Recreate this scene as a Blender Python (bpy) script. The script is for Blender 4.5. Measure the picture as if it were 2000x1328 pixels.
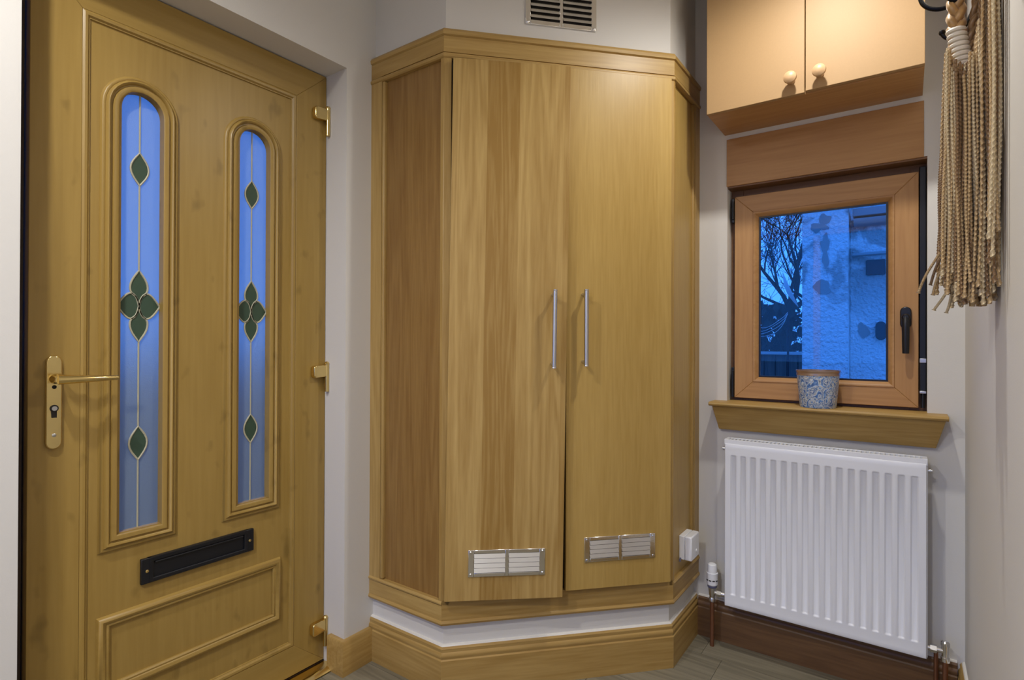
import bpy, math, random
from mathutils import Vector, Matrix
for o in list(bpy.data.objects): bpy.data.objects.remove(o)
scene = bpy.context.scene
COL = scene.collection
rad = math.radians

# ------------------------------------------------------------------ camera
CAM = Vector((1.5703, -2.2151, 1.14))
def make_camera():
    yaw, pi_, ro = rad(35.344), rad(.23), rad(.2137)
    fw = Vector((-math.sin(yaw), math.cos(yaw), 0)); r = Vector((math.cos(yaw), math.sin(yaw), 0)); u = Vector((0, 0, 1))
    fw2 = fw*math.cos(pi_)+u*math.sin(pi_); u2 = u*math.cos(pi_)-fw*math.sin(pi_)
    r3 = r*math.cos(ro)+u2*math.sin(ro); u3 = u2*math.cos(ro)-r*math.sin(ro)
    cd = bpy.data.cameras.new('camera'); cd.sensor_width = 36; cd.lens = 1082.4/2000*36; cd.clip_start = .02; cd.clip_end = 200
    c = bpy.data.objects.new('camera', cd); COL.objects.link(c)
    m = Matrix.Identity(4)
    for i in range(3):
        m[i][0] = r3[i]; m[i][1] = u3[i]; m[i][2] = -fw2[i]; m[i][3] = CAM[i]
    c.matrix_world = m
    scene.camera = c
make_camera()

# ------------------------------------------------------------------ world, exposure, lamps
scene.view_settings.view_transform = 'Standard'
scene.view_settings.look = 'None'
scene.view_settings.gamma = 1
scene.view_settings.use_curve_mapping = False
scene.view_settings.exposure = 0.42
w = bpy.data.worlds.new('dusk'); scene.world = w; w.use_nodes = True
nt = w.node_tree; nt.nodes.clear()
wo = nt.nodes.new('ShaderNodeOutputWorld'); bg = nt.nodes.new('ShaderNodeBackground')
tc = nt.nodes.new('ShaderNodeTexCoord'); sx = nt.nodes.new('ShaderNodeSeparateXYZ'); cr = nt.nodes.new('ShaderNodeValToRGB')
nt.links.new(tc.outputs['Generated'], sx.inputs[0]); nt.links.new(sx.outputs['Z'], cr.inputs[0])
cr.color_ramp.elements[0].position = 0.0; cr.color_ramp.elements[0].color = (.050, .26, 1.0, 1)
cr.color_ramp.elements[1].position = .8; cr.color_ramp.elements[1].color = (.032, .18, .85, 1)
nt.links.new(cr.outputs[0], bg.inputs[0]); bg.inputs[1].default_value = 1.5
nt.links.new(bg.outputs[0], wo.inputs[0])

CEIL = 2.52
LAMPS = [((1.37, -.64, CEIL-.045), 30, (1.0, .975, .92), .03),     # near the window wall
         ((.50, -2.22, CEIL-.045), 44, (1.0, .975, .93), .03),     # near the door wall
         ((1.15, -3.0, CEIL-.045), 84, (1.0, .98, .95), .09)]     # unseen fill lamp added behind the viewer

# ------------------------------------------------------------------ mesh helpers
class MB:
    def __init__(s): s.v = []; s.f = []
    def add(s, vs, fs):
        o = len(s.v); s.v += [tuple(p) for p in vs]; s.f += [tuple(i+o for i in f) for f in fs]; return s
    def box(s, x0, x1, y0, y1, z0, z1):
        if x0 > x1: x0, x1 = x1, x0
        if y0 > y1: y0, y1 = y1, y0
        if z0 > z1: z0, z1 = z1, z0
        return s.add([(x0,y0,z0),(x1,y0,z0),(x1,y1,z0),(x0,y1,z0),(x0,y0,z1),(x1,y0,z1),(x1,y1,z1),(x0,y1,z1)],
                     [(0,3,2,1),(4,5,6,7),(0,1,5,4),(1,2,6,5),(2,3,7,6),(3,0,4,7)])
    def hexa(s, a, b):      # a, b: matching quads (front, back)
        return s.add(list(a)+list(b), [(0,1,2,3),(7,6,5,4),(0,4,5,1),(1,5,6,2),(2,6,7,3),(3,7,4,0)])
    def prism(s, poly, z0, z1):
        n = len(poly)
        return s.add([(p[0],p[1],z0) for p in poly]+[(p[0],p[1],z1) for p in poly],
                     [tuple(range(n-1,-1,-1)), tuple(range(n,2*n))]+[(i,(i+1)%n,n+(i+1)%n,n+i) for i in range(n)])
    def extrude(s, pts, h0, h1, fn):     # 2D outline (a,b) extruded between h0 and h1, mapped by fn(a,b,h)
        n = len(pts)
        return s.add([fn(p[0],p[1],h0) for p in pts]+[fn(p[0],p[1],h1) for p in pts],
                     [tuple(range(n-1,-1,-1)), tuple(range(n,2*n))]+[(i,(i+1)%n,n+(i+1)%n,n+i) for i in range(n)])
    def tube(s, path, r, n=8, cap=True, twist=0, lobes=0, amp=0):
        P = [Vector(p) for p in path]; m = len(P); rs = r if isinstance(r, (list, tuple)) else [r]*m
        vs = []; t0 = (P[1]-P[0]).normalized(); ref = Vector((0,0,1)) if abs(t0.z) < .9 else Vector((1,0,0))
        a = t0.cross(ref).normalized()
        for i in range(m):
            t = (P[min(i+1,m-1)]-P[max(i-1,0)]).normalized()
            a = (a-t*a.dot(t)).normalized(); b = t.cross(a)
            for k in range(n):
                th = 2*math.pi*k/n + twist*i
                rr = rs[i]*(1+amp*math.cos(lobes*2*math.pi*k/n)) if lobes else rs[i]
                vs.append(P[i]+a*math.cos(th)*rr+b*math.sin(th)*rr)
        fs = [(i*n+k, i*n+(k+1)%n, (i+1)*n+(k+1)%n, (i+1)*n+k) for i in range(m-1) for k in range(n)]
        if cap: fs += [tuple(range(n-1,-1,-1)), tuple(range((m-1)*n, m*n))]
        return s.add(vs, fs)
    def cyl(s, p0, p1, r0, r1=None, n=20):
        return s.tube([p0, p1], [r0, r0 if r1 is None else r1], n)
    def lathe(s, prof, c, axis='Z', n=28, cap=True):   # prof: (r, h) from base to top
        vs = []
        for r, h in prof:
            for k in range(n):
                th = 2*math.pi*k/n; x, y = r*math.cos(th), r*math.sin(th)
                if axis == 'Z': p = (x, y, h)
                elif axis == 'X': p = (h, x, y)
                elif axis == '-X': p = (-h, y, x)
                elif axis == '-Y': p = (x, -h, y)
                else: p = (y, h, x)
                vs.append((c[0]+p[0], c[1]+p[1], c[2]+p[2]))
        m = len(prof)
        fs = [(i*n+k, i*n+(k+1)%n, (i+1)*n+(k+1)%n, (i+1)*n+k) for i in range(m-1) for k in range(n)]
        if cap: fs += [tuple(range(n-1,-1,-1)), tuple(range((m-1)*n, m*n))]
        return s.add(vs, fs)
    def sweep(s, path, prof, fn, closed=False):
        """path: 2D points; prof: closed section of (d, h), d to the right of travel; fn(a,b,h) -> 3D."""
        n = len(path); k = len(prof); vs = []
        for i in range(n):
            p = Vector(path[i]); nn = []
            if closed or i > 0:
                e = (p-Vector(path[i-1])).normalized(); nn.append(Vector((e.y, -e.x)))
            if closed or i < n-1:
                e = (Vector(path[(i+1) % n])-p).normalized(); nn.append(Vector((e.y, -e.x)))
            m = nn[0] if len(nn) == 1 else (nn[0]+nn[1])/(1+nn[0].dot(nn[1]))
            for d, h in prof:
                q = p+m*d; vs.append(fn(q.x, q.y, h))
        fs = []
        for i in range(n if closed else n-1):
            j = (i+1) % n
            fs += [(i*k+a, i*k+(a+1) % k, j*k+(a+1) % k, j*k+a) for a in range(k)]
        if not closed: fs += [tuple(range(k-1,-1,-1)), tuple(range((n-1)*k, n*k))]
        return s.add(vs, fs)
    def mesh(s, name, mat, smooth=35):
        me = bpy.data.meshes.new(name); me.from_pydata(s.v, [], s.f); me.validate(); me.update()
        import bmesh
        bm = bmesh.new(); bm.from_mesh(me); bmesh.ops.recalc_face_normals(bm, faces=bm.faces); bm.to_mesh(me); bm.free()
        if smooth:
            for p in me.polygons: p.use_smooth = True
            me.set_sharp_from_angle(angle=rad(smooth))
        if mat: me.materials.append(mat)
        return me
    def build(s, name, mat, parent=None, bevel=0, smooth=35, local=False, segs=2):
        """coordinates are world ones unless local; a parented mesh is expressed relative to its (unrotated) parent"""
        if parent is not None and not local:
            P = wpos(parent); s.v = [(x-P[0], y-P[1], z-P[2]) for x, y, z in s.v]
        o = bpy.data.objects.new(name, s.mesh(name, mat, smooth)); COL.objects.link(o); o.parent = parent
        if bevel:
            b = o.modifiers.new('bevel', 'BEVEL'); b.width = bevel; b.segments = segs; b.limit_method = 'ANGLE'; b.angle_limit = rad(40)
        return o
def wpos(o):
    p = Vector((0,0,0))
    while o is not None: p += o.location; o = o.parent
    return p
def tag(o, label, cat=None, group=None, kind=None):
    o['label'] = label
    if cat: o['category'] = cat
    if group: o['group'] = group
    if kind: o['kind'] = kind
    return o
def thing(name, loc, label, cat=None, group=None, kind=None):
    o = bpy.data.objects.new(name, None); o.empty_display_size = .05; COL.objects.link(o); o.location = loc
    return tag(o, label, cat, group, kind)
def XY(a, b, h): return (a, b, h)

# ------------------------------------------------------------------ materials
def srgb(r, g, b):
    f = lambda c: ((c/255+.055)/1.055)**2.4 if c > 10 else c/255/12.92
    return (f(r), f(g), f(b), 1)
def newmat(name):
    m = bpy.data.materials.new(name); m.use_nodes = True; nt = m.node_tree
    return m, nt, nt.nodes['Principled BSDF']
def plain(name, col, rough=.5, metal=0, bump=0, bscale=200, var=0, vscale=8, spec=.5):
    m, nt, b = newmat(name); b.inputs['Base Color'].default_value = col; b.inputs['Roughness'].default_value = rough
    b.inputs['Metallic'].default_value = metal; b.inputs['Specular IOR Level'].default_value = spec
    L = nt.links
    tc = nt.nodes.new('ShaderNodeTexCoord')
    if var:
        n = nt.nodes.new('ShaderNodeTexNoise'); n.inputs['Scale'].default_value = vscale; n.inputs['Detail'].default_value = 5
        L.new(tc.outputs['Object'], n.inputs['Vector'])
        mx = nt.nodes.new('ShaderNodeMix'); mx.data_type = 'RGBA'
        mx.inputs[6].default_value = tuple(c*(1-var) for c in col[:3])+(1,); mx.inputs[7].default_value = tuple(min(1, c*(1+var)) for c in col[:3])+(1,)
        L.new(n.outputs['Fac'], mx.inputs[0]); L.new(mx.outputs[2], b.inputs['Base Color'])
    if bump:
        n = nt.nodes.new('ShaderNodeTexNoise'); n.inputs['Scale'].default_value = bscale; n.inputs['Detail'].default_value = 3
        L.new(tc.outputs['Object'], n.inputs['Vector'])
        bp = nt.nodes.new('ShaderNodeBump'); bp.inputs['Strength'].default_value = bump; bp.inputs['Distance'].default_value = .004
        L.new(n.outputs['Fac'], bp.inputs['Height']); L.new(bp.outputs[0], b.inputs['Normal'])
    return m
def wood(name, dark, light, grain='Z', scale=1.0, rough=.42, strip=0, stripw=.105, stripax='X', seed=0.0, knots=0, rings=.5, spec=.4, bands=None, rot=0):
    m, nt, b = newmat(name); L = nt.links; N = nt.nodes.new
    tc = N('ShaderNodeTexCoord'); mp = N('ShaderNodeMapping')
    if rot:
        m0 = N('ShaderNodeMapping'); m0.inputs['Rotation'].default_value = (0, 0, -rot); L.new(tc.outputs['Object'], m0.inputs[0]); L.new(m0.outputs[0], mp.inputs[0])
    else: L.new(tc.outputs['Object'], mp.inputs[0])
    st = .055
    mp.inputs['Scale'].default_value = {'X': (st,1,1), 'Y': (1,st,1), 'Z': (1,1,st)}[grain]
    mp.inputs['Location'].default_value = (seed*1.7, seed*.9, seed*.3)
    n1 = N('ShaderNodeTexNoise'); n1.inputs['Scale'].default_value = 7*scale; n1.inputs['Detail'].default_value = 2; n1.inputs['Distortion'].default_value = .4
    L.new(mp.outputs[0], n1.inputs['Vector'])
    ml = N('ShaderNodeMath'); ml.operation = 'MULTIPLY'; ml.inputs[1].default_value = 55; L.new(n1.outputs['Fac'], ml.inputs[0])
    sn = N('ShaderNodeMath'); sn.operation = 'SINE'; L.new(ml.outputs[0], sn.inputs[0])
    n2 = N('ShaderNodeTexNoise'); n2.inputs['Scale'].default_value = 95*scale; n2.inputs['Detail'].default_value = 4
    L.new(mp.outputs[0], n2.inputs['Vector'])
    n3 = N('ShaderNodeTexNoise'); n3.inputs['Scale'].default_value = 3.2*scale; n3.inputs['Detail'].default_value = 3
    L.new(mp.outputs[0], n3.inputs['Vector'])
    # fac = .5 + rings*.14*sin + .55*(n2-.5) + .6*(n3-.5)
    a = N('ShaderNodeMath'); a.operation = 'MULTIPLY_ADD'; a.inputs[1].default_value = .14*rings; a.inputs[2].default_value = -.02; L.new(sn.outputs[0], a.inputs[0])
    a2 = N('ShaderNodeMath'); a2.operation = 'MULTIPLY_ADD'; a2.inputs[1].default_value = .55; L.new(n2.outputs['Fac'], a2.inputs[0]); L.new(a.outputs[0], a2.inputs[2])
    a3 = N('ShaderNodeMath'); a3.operation = 'MULTIPLY_ADD'; a3.inputs[1].default_value = .50; L.new(n3.outputs['Fac'], a3.inputs[0]); L.new(a2.outputs[0], a3.inputs[2])
    fac = a3.outputs[0]
    if strip:
        sp = N('ShaderNodeSeparateXYZ'); L.new(tc.outputs['Object'], sp.inputs[0])
        dv = N('ShaderNodeMath'); dv.operation = 'MULTIPLY_ADD'; dv.inputs[1].default_value = 1/stripw; dv.inputs[2].default_value = seed+50; L.new(sp.outputs[stripax], dv.inputs[0])
        fl = N('ShaderNodeMath'); fl.operation = 'FLOOR'; L.new(dv.outputs[0], fl.inputs[0])
        wn = N('ShaderNodeTexWhiteNoise'); wn.noise_dimensions = '1D'; L.new(fl.outputs[0], wn.inputs['W'])
        a4 = N('ShaderNodeMath'); a4.operation = 'MULTIPLY_ADD'; a4.inputs[1].default_value = strip; L.new(wn.outputs['Value'], a4.inputs[0])
        sb = N('ShaderNodeMath'); sb.operation = 'SUBTRACT'; sb.inputs[1].default_value = strip*.5; L.new(fac, sb.inputs[0]); L.new(sb.outputs[0], a4.inputs[2])
        fac = a4.outputs[0]
    if bands:       # veneer leaves of different tone: (start x, shift)
        sp = N('ShaderNodeSeparateXYZ'); L.new(tc.outputs['Object'], sp.inputs[0])
        br = N('ShaderNodeValToRGB'); br.color_ramp.interpolation = 'CONSTANT'; e = br.color_ramp.elements
        for i, (x, sh) in enumerate(bands):
            el = e[0] if i == 0 else (e[1] if i == 1 else e.new(x)); el.position = x; el.color = (.5+sh,)*3+(1,)
        L.new(sp.outputs['X'], br.inputs[0])
        ad = N('ShaderNodeMath'); ad.operation = 'ADD'; L.new(fac, ad.inputs[0]); L.new(br.outputs[0], ad.inputs[1])
        sb = N('ShaderNodeMath'); sb.operation = 'SUBTRACT'; sb.inputs[1].default_value = .5; L.new(ad.outputs[0], sb.inputs[0]); fac = sb.outputs[0]
    cr = N('ShaderNodeValToRGB'); L.new(fac, cr.inputs[0])
    cr.color_ramp.elements[0].position = .18; cr.color_ramp.elements[0].color = dark
    cr.color_ramp.elements[1].position = .85; cr.color_ramp.elements[1].color = light
    out = cr.outputs[0]
    if knots:
        v = N('ShaderNodeTexNoise'); v.inputs['Scale'].default_value = 17; v.inputs['Detail'].default_value = 2
        mk = N('ShaderNodeMapping'); mk.inputs['Scale'].default_value = (1,1,.6); L.new(tc.outputs['Object'], mk.inputs[0]); L.new(mk.outputs[0], v.inputs['Vector'])
        kr = N('ShaderNodeValToRGB'); kr.color_ramp.elements[0].position = .63; kr.color_ramp.elements[0].color = (0,0,0,1)
        kr.color_ramp.elements[1].position = .76; kr.color_ramp.elements[1].color = (knots,knots,knots,1); L.new(v.outputs['Fac'], kr.inputs[0])
        mx = N('ShaderNodeMix'); mx.data_type = 'RGBA'; L.new(kr.outputs[0], mx.inputs[0]); L.new(out, mx.inputs[6]); mx.inputs[7].default_value = tuple(c*.5 for c in dark[:3])+(1,)
        out = mx.outputs[2]
    L.new(out, b.inputs['Base Color'])
    b.inputs['Roughness'].default_value = rough; b.inputs['Specular IOR Level'].default_value = spec
    bp = N('ShaderNodeBump'); bp.inputs['Strength'].default_value = .10; bp.inputs['Distance'].default_value = .002
    L.new(n2.outputs['Fac'], bp.inputs['Height']); L.new(bp.outputs[0], b.inputs['Normal'])
    return m
OAK_D, OAK_L = srgb(152,117,58), srgb(192,161,100)
M = {}
M['wall'] = plain('wall_paint', srgb(216,213,208), .85, bump=.06, bscale=260)
M['ceil'] = plain('ceiling_paint', srgb(225,222,214), .9)
M['oakdoor1'] = wood('oak_veneer_door', OAK_D, OAK_L, 'Z', 1.6, .38, bands=[(0,.10),(.112,-.26),(.215,.06),(.365,-.12)], seed=3.0, rings=.8)
M['oakdoor2'] = wood('oak_veneer_door_plain', srgb(165,132,66), srgb(190,158,91), 'Z', 1.6, .38, strip=.10, seed=8.0, rings=.3)
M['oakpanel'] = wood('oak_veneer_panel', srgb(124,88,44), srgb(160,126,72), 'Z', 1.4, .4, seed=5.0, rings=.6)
M['oakv'] = wood('oak_vertical', OAK_D, OAK_L, 'Z', 1.5, .4, seed=1.0)
M['oakh'] = wood('oak_horizontal', OAK_D, OAK_L, 'X', 1.5, .4, seed=2.0)
M['oaky'] = wood('oak_along_y', OAK_D, OAK_L, 'Y', 1.5, .4, seed=2.0)
M['oakd'] = wood('oak_along_front', OAK_D, OAK_L, 'X', 1.5, .4, seed=2.5, rot=math.atan2(.58729, .55689))
M['oakshade'] = wood('oak_horizontal_shaded', srgb(84,58,38), srgb(124,92,60), 'X', 1.5, .4, seed=4.0)  # shade behind the radiator put into the oak's colour
M['upvc'] = wood('woodgrain_upvc', srgb(145,116,56), srgb(169,140,77), 'Z', .9, .36, seed=6.0, knots=.55, rings=.25)
M['upvch'] = wood('woodgrain_upvc_horizontal', srgb(145,116,56), srgb(169,140,77), 'Y', .9, .36, seed=6.0, rings=.25)
M['upvcdark'] = plain('dark_brown_shaded_rebate', srgb(58,40,24), .5)  # brown frame edge and gasket, with the recess shade put into the colour
M['winv'] = wood('window_wood_vertical', srgb(162,116,68), srgb(192,148,96), 'Z', 1.3, .4, seed=9.0, rings=.5)
M['winh'] = wood('window_wood_horizontal', srgb(162,116,68), srgb(192,148,96), 'X', 1.3, .4, seed=7.0, rings=.5)
M['winframe'] = wood('window_frame_wood', srgb(100,68,42), srgb(126,90,58), 'X', 1.3, .45, seed=7.5, rings=.5)
M['mdf'] = plain('tan_board', srgb(174,140,96), .55, var=.05, vscale=260)
M['knob'] = plain('turned_pale_wood', srgb(204,166,124), .4, var=.05, vscale=60)
M['dark'] = plain('dark_gap', srgb(24,18,14), .7)
M['black'] = plain('black_plastic', srgb(18,20,26), .35)
M['blackm'] = plain('black_metal', srgb(20,20,24), .3, .6)
M['brass'] = plain('polished_brass', (.78,.60,.25,1), .16, 1.0, var=.1, vscale=30)
M['chrome'] = plain('chrome', (.80,.80,.80,1), .14, 1.0, bump=.05, bscale=40)
M['steel'] = plain('brushed_steel', (.62,.62,.62,1), .32, 1.0)
M['white'] = plain('white_enamel', srgb(232,234,240), .28, var=.01)
M['whitep'] = plain('white_plastic', srgb(236,237,240), .35)
M['greyp'] = plain('grey_collar', srgb(90,92,120), .4)
M['copper'] = plain('tarnished_copper', (.30,.14,.08,1), .35, .8, var=.2, vscale=30)
M['caulk'] = plain('white_sealant', srgb(226,222,214), .7)
M['lead'] = plain('lead_came', srgb(176,172,150), .5)
M['green'] = plain('dark_green_glass', srgb(52,74,58), .55, bump=.05)

def glassmat(name, tint=(1,1,1,1), refl=.9):
    m, nt, b = newmat(name); nt.nodes.remove(b); N = nt.nodes.new; L = nt.links
    o = nt.nodes['Material Output']; t = N('ShaderNodeBsdfTransparent'); g = N('ShaderNodeBsdfGlossy'); f = N('ShaderNodeFresnel'); mx = N('ShaderNodeMixShader')
    t.inputs[0].default_value = tint; g.inputs['Roughness'].default_value = .01; f.inputs[0].default_value = 1.45
    L.new(f.outputs[0], mx.inputs[0]); L.new(t.outputs[0], mx.inputs[1]); L.new(g.outputs[0], mx.inputs[2]); L.new(mx.outputs[0], o.inputs[0])
    return m
M['glass'] = glassmat('clear_glass')
def frosted():
    m, nt, b = newmat('frosted_glass'); N = nt.nodes.new; L = nt.links; o = nt.nodes['Material Output']
    b.inputs['Transmission Weight'].default_value = 1; b.inputs['Roughness'].default_value = .30; b.inputs['IOR'].default_value = 1.30; b.inputs['Base Color'].default_value = (.44,.54,.58,1)
    tc = N('ShaderNodeTexCoord'); n = N('ShaderNodeTexNoise'); n.inputs['Scale'].default_value = 330; L.new(tc.outputs['Object'], n.inputs['Vector'])
    bp = N('ShaderNodeBump'); bp.inputs['Strength'].default_value = .25; bp.inputs['Distance'].default_value = .002; L.new(n.outputs['Fac'], bp.inputs['Height']); L.new(bp.outputs[0], b.inputs['Normal'])
    d = N('ShaderNodeBsdfDiffuse'); d.inputs[0].default_value = (.42,.50,.56,1); mx = N('ShaderNodeMixShader'); mx.inputs[0].default_value = .30
    L.new(b.outputs[0], mx.inputs[1]); L.new(d.outputs[0], mx.inputs[2]); L.new(mx.outputs[0], o.inputs[0])
    return m
M['frost'] = frosted()
def floormat():
    m = wood('grey_plank', srgb(104,98,82), srgb(150,142,122), 'X', 1.2, .5, strip=.0, seed=11.0, rings=.7)
    return m
M['plank'] = floormat()

# ------------------------------------------------------------------ room shell
A_, B_, C_, E_ = .88255, .34998, .90687, .29526       # corner cupboard footprint
XR = 1.7223; YB = -3.7
DY0, DY1, DZ = -1.852, -.9915, 2.083                  # door opening
WX0, WX1, WZ0, WZ1 = 1.0125, 1.6285, .903, 1.742      # window opening

fl = tag(MB().box(-.3, XR+.02, YB, .02, -.12, -.008).build('floor', M['plank']), 'grey wood-look plank floor of the entrance hall', 'floor', kind='structure')
random.seed(4)
pm = {}
yy = 0.0; row = 0
while yy > YB:
    x = -.046 - random.uniform(0, .9)
    while x < XR:
        x1 = x+1.22; a, b = max(x, -.046), min(x1, XR)
        if b-a > .02:
            k = round(b-a, 3)
            mb = MB().box(0, k-.0016, -.1482, 0, -.008, 0)
            if k not in pm: pm[k] = mb.mesh('plank', M['plank'])
            o = bpy.data.objects.new('plank', pm[k]); COL.objects.link(o); o.parent = fl; o.location = (a, yy, random.uniform(-.0004, 0))
        x = x1
    yy -= .15; row += 1
tag(MB().box(-.3, XR+.2, YB-.2, .28, CEIL, CEIL+.1).build('ceiling', M['ceil']), 'plain white ceiling above the hall', 'ceiling', kind='structure')
mb = MB()
mb.box(-.3, 0, YB, DY0, -.01, CEIL).box(-.3, 0, DY1, .28, -.01, CEIL).box(-.3, 0, DY0, DY1, DZ, CEIL)
tag(mb.build('wall_left', M['wall']), 'white wall around the front door', 'wall', kind='structure')
mb = MB()
mb.box(0, WX0, 0, .28, -.01, CEIL).box(WX1, XR+.2, 0, .28, -.01, CEIL).box(WX0, WX1, 0, .28, -.01, WZ0).box(WX0, WX1, 0, .28, WZ1, CEIL)
tag(mb.build('wall_back', M['wall']), 'white wall holding the small wooden window', 'wall', kind='structure')
tag(MB().box(XR, XR+.2, YB, 0, -.01, CEIL).build('wall_right', M['wall']), 'white wall at the right edge behind the hanging tassel', 'wall', kind='structure')
# wall behind the camera; its wide unseen window is added for bluish fill
RX0, RX1, RZ0, RZ1 = .12, 1.62, .35, 2.25
mb = MB()
mb.box(-.3, RX0, YB-.2, YB, -.01, CEIL).box(RX1, XR+.2, YB-.2, YB, -.01, CEIL).box(RX0, RX1, YB-.2, YB, -.01, RZ0).box(RX0, RX1, YB-.2, YB, RZ1, CEIL)
tag(mb.build('wall_front', M['wall']), 'white wall behind the viewer', 'wall', kind='structure')
w2 = thing('fill_window', (0, YB, 0), 'wide unseen window added behind the viewer for bluish fill light', 'window', kind='structure')
mb = MB()
for a, b in ((RX0, RX0+.06), ((RX0+RX1)/2-.03, (RX0+RX1)/2+.03), (RX1-.06, RX1)): mb.box(a, b, YB-.12, YB-.06, RZ0, RZ1)
for a, b in ((RZ0, RZ0+.06), (RZ1-.06, RZ1)): mb.box(RX0+.06, RX1-.06, YB-.12, YB-.06, a, b)
mb.build('window_frame', M['winv'], w2)
for a, b in ((RX0+.06, (RX0+RX1)/2-.03), ((RX0+RX1)/2+.03, RX1-.06)):
    MB().box(a, b, YB-.094, YB-.09, RZ0+.06, RZ1-.06).build('pane', M['glass'], w2)
# plastered corner casing that carries the cupboard
INS = .018
face = [(0, -A_), (B_, -A_), (C_, -E_), (C_, 0)]
def offset_path(p, d):           # + d to the right of travel
    out = []
    for i in range(len(p)):
        q = Vector(p[i]); nn = []
        if i > 0: e = (q-Vector(p[i-1])).normalized(); nn.append(Vector((e.y, -e.x)))
        if i < len(p)-1: e = (Vector(p[i+1])-q).normalized(); nn.append(Vector((e.y, -e.x)))
        m = nn[0] if len(nn) == 1 else (nn[0]+nn[1])/(1+nn[0].dot(nn[1]))
        out.append(tuple(q+m*d))
    return out
inner = offset_path(face, -INS)
tag(MB().prism(inner+[(0, 0)], 0, CEIL).build('wall_corner', M['wall']), 'white boxed-out corner above and below the oak cupboard', 'wall', kind='structure')

# skirtings (profile: d out from wall, h up)
def ogee(h, t):
    return [(0,0),(t,0),(t,h-.042),(t-.003,h-.038),(t-.003,h-.034),(t-.001,h-.030),(t-.002,h-.022),(t-.006,h-.017),(t-.006,h-.013),(t-.005,h-.006),(t-.009,h),(0,h)]
def sweep_boards(name, path, prof, mats, parent, profs=None):
    """one mitred board per straight run"""
    for i in range(len(path)-1):
        pr_ = profs[i] if profs else prof
        if pr_ is None: continue
        n = len(path); k = len(pr_); vs = []
        for j in (i, i+1):
            p = Vector(path[j]); nn = []
            if j > 0: e = (p-Vector(path[j-1])).normalized(); nn.append(Vector((e.y, -e.x)))
            if j < n-1: e = (Vector(path[j+1])-p).normalized(); nn.append(Vector((e.y, -e.x)))
            m = nn[0] if len(nn) == 1 else (nn[0]+nn[1])/(1+nn[0].dot(nn[1]))
            vs += [(p.x+m.x*d, p.y+m.y*d, h) for d, h in pr_]
        fs = [(a, (a+1) % k, k+(a+1) % k, k+a) for a in range(k)]+[tuple(range(k-1,-1,-1)), tuple(range(k, 2*k))]
        MB().add(vs, fs).build(name, mats[i], parent)
def skirting(name, path, prof, label, mat, caulk=True):
    o = tag(MB().sweep(path, prof, XY).build(name, mat), label, 'skirting', kind='structure')
    if caulk:
        h = max(p[1] for p in prof); t = max(p[0] for p in prof)
        MB().sweep(path, [(0,h),(t-.010,h),(t-.012,h+.004),(0,h+.005)], XY).build('sealant', M['caulk'], o)
    return o
bc = thing('baseboard_corner', (B_, -A_, 0), 'moulded oak skirting around the foot of the corner cupboard', 'skirting', kind='structure')
sweep_boards('skirting_board', inner, ogee(.150, INS+.002), [M['oakh'], M['oakd'], M['oaky']], bc)
MB().sweep(inner, [(0,.150),(.010,.150),(.008,.154),(0,.155)], XY).build('sealant', M['caulk'], bc)
skirting('baseboard_back', [(C_+.002, 0), (XR-.019, 0)], ogee(.150, .019), 'moulded oak skirting behind the white radiator', M['oakshade'])
skirting('baseboard_right', [(XR, -.0), (XR, YB)], ogee(.150, .018), 'moulded oak skirting along the right wall', M['oaky'])
skirting('baseboard_left', [(-.07, DY1), (0, DY1), (0, -A_-.002)], [(0,0),(.018,0),(.018,.112),(.014,.118),(0,.118)], 'low plain oak skirting between front door and cupboard', M['oaky'], False)
skirting('trim_1', [(0, YB), (0, DY0)], [(0,0),(.018,0),(.018,.112),(.014,.118),(0,.118)], 'low plain oak skirting beyond the handle side of the front door', M['oaky'], False)

# ------------------------------------------------------------------ front door
door = thing('door_1', (-.11, -1.4, 0), 'oak-coloured front door with two arched stained glass panes', 'door', kind='structure')
SX, PX = -.1097, -.119                # sash face, panel face
LY0, LY1, LZ0 = -1.811, -.993, .016
def DP(a, b, h): return (PX+h, a, b)  # a = y, b = z, h = height over the panel face
# jamb behind the leaf
mb = MB().box(-.21, -.135, DY0, LY0-.004, 0, DZ).box(-.21, -.18, LY0, LY0+.05, 0, DZ).box(-.21, -.18, LY1-.05, LY1, 0, DZ)
mb.box(-.21, -.18, LY0+.05, LY1-.05, DZ-.05, DZ).box(-.3, -.11, DY0, DY1, -.01, .013)
mb.build('jamb', M['upvcdark'], door)
# sash: four mitred rails around the panel
iy0, iy1, iz0, iz1 = -1.709, -1.110, .113, 1.973
oy0, oy1, oz0, oz1 = LY0, LY1, LZ0, DZ-.004
quads = {'stile': [[(oy0,oz0),(iy0,iz0),(iy0,iz1),(oy0,oz1)], [(iy1,iz0),(oy1,oz0),(oy1,oz1),(iy1,iz1)]],
         'rail': [[(oy0,oz1),(iy0,iz1),(iy1,iz1),(oy1,oz1)], [(oy0,oz0),(oy1,oz0),(iy1,iz0),(iy0,iz0)]]}
for nm, qs in quads.items():
    for q in qs:
        MB().hexa([(SX,a,b) for a, b in q], [(-.175,a,b) for a, b in q]).build('sash_'+nm, M['upvc'] if nm == 'stile' else M['upvch'], door, bevel=.0015)
# bead between sash and panel
MB().sweep([(iy0,iz0),(iy0,iz1),(iy1,iz1),(iy1,iz0)], [(0,-.004),(0,.0085),(.005,.011),(.011,.010),(.015,.005),(.017,.0045),(.019,-.004)], DP, closed=True).build('panel_bead', M['upvc'], door)
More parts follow.
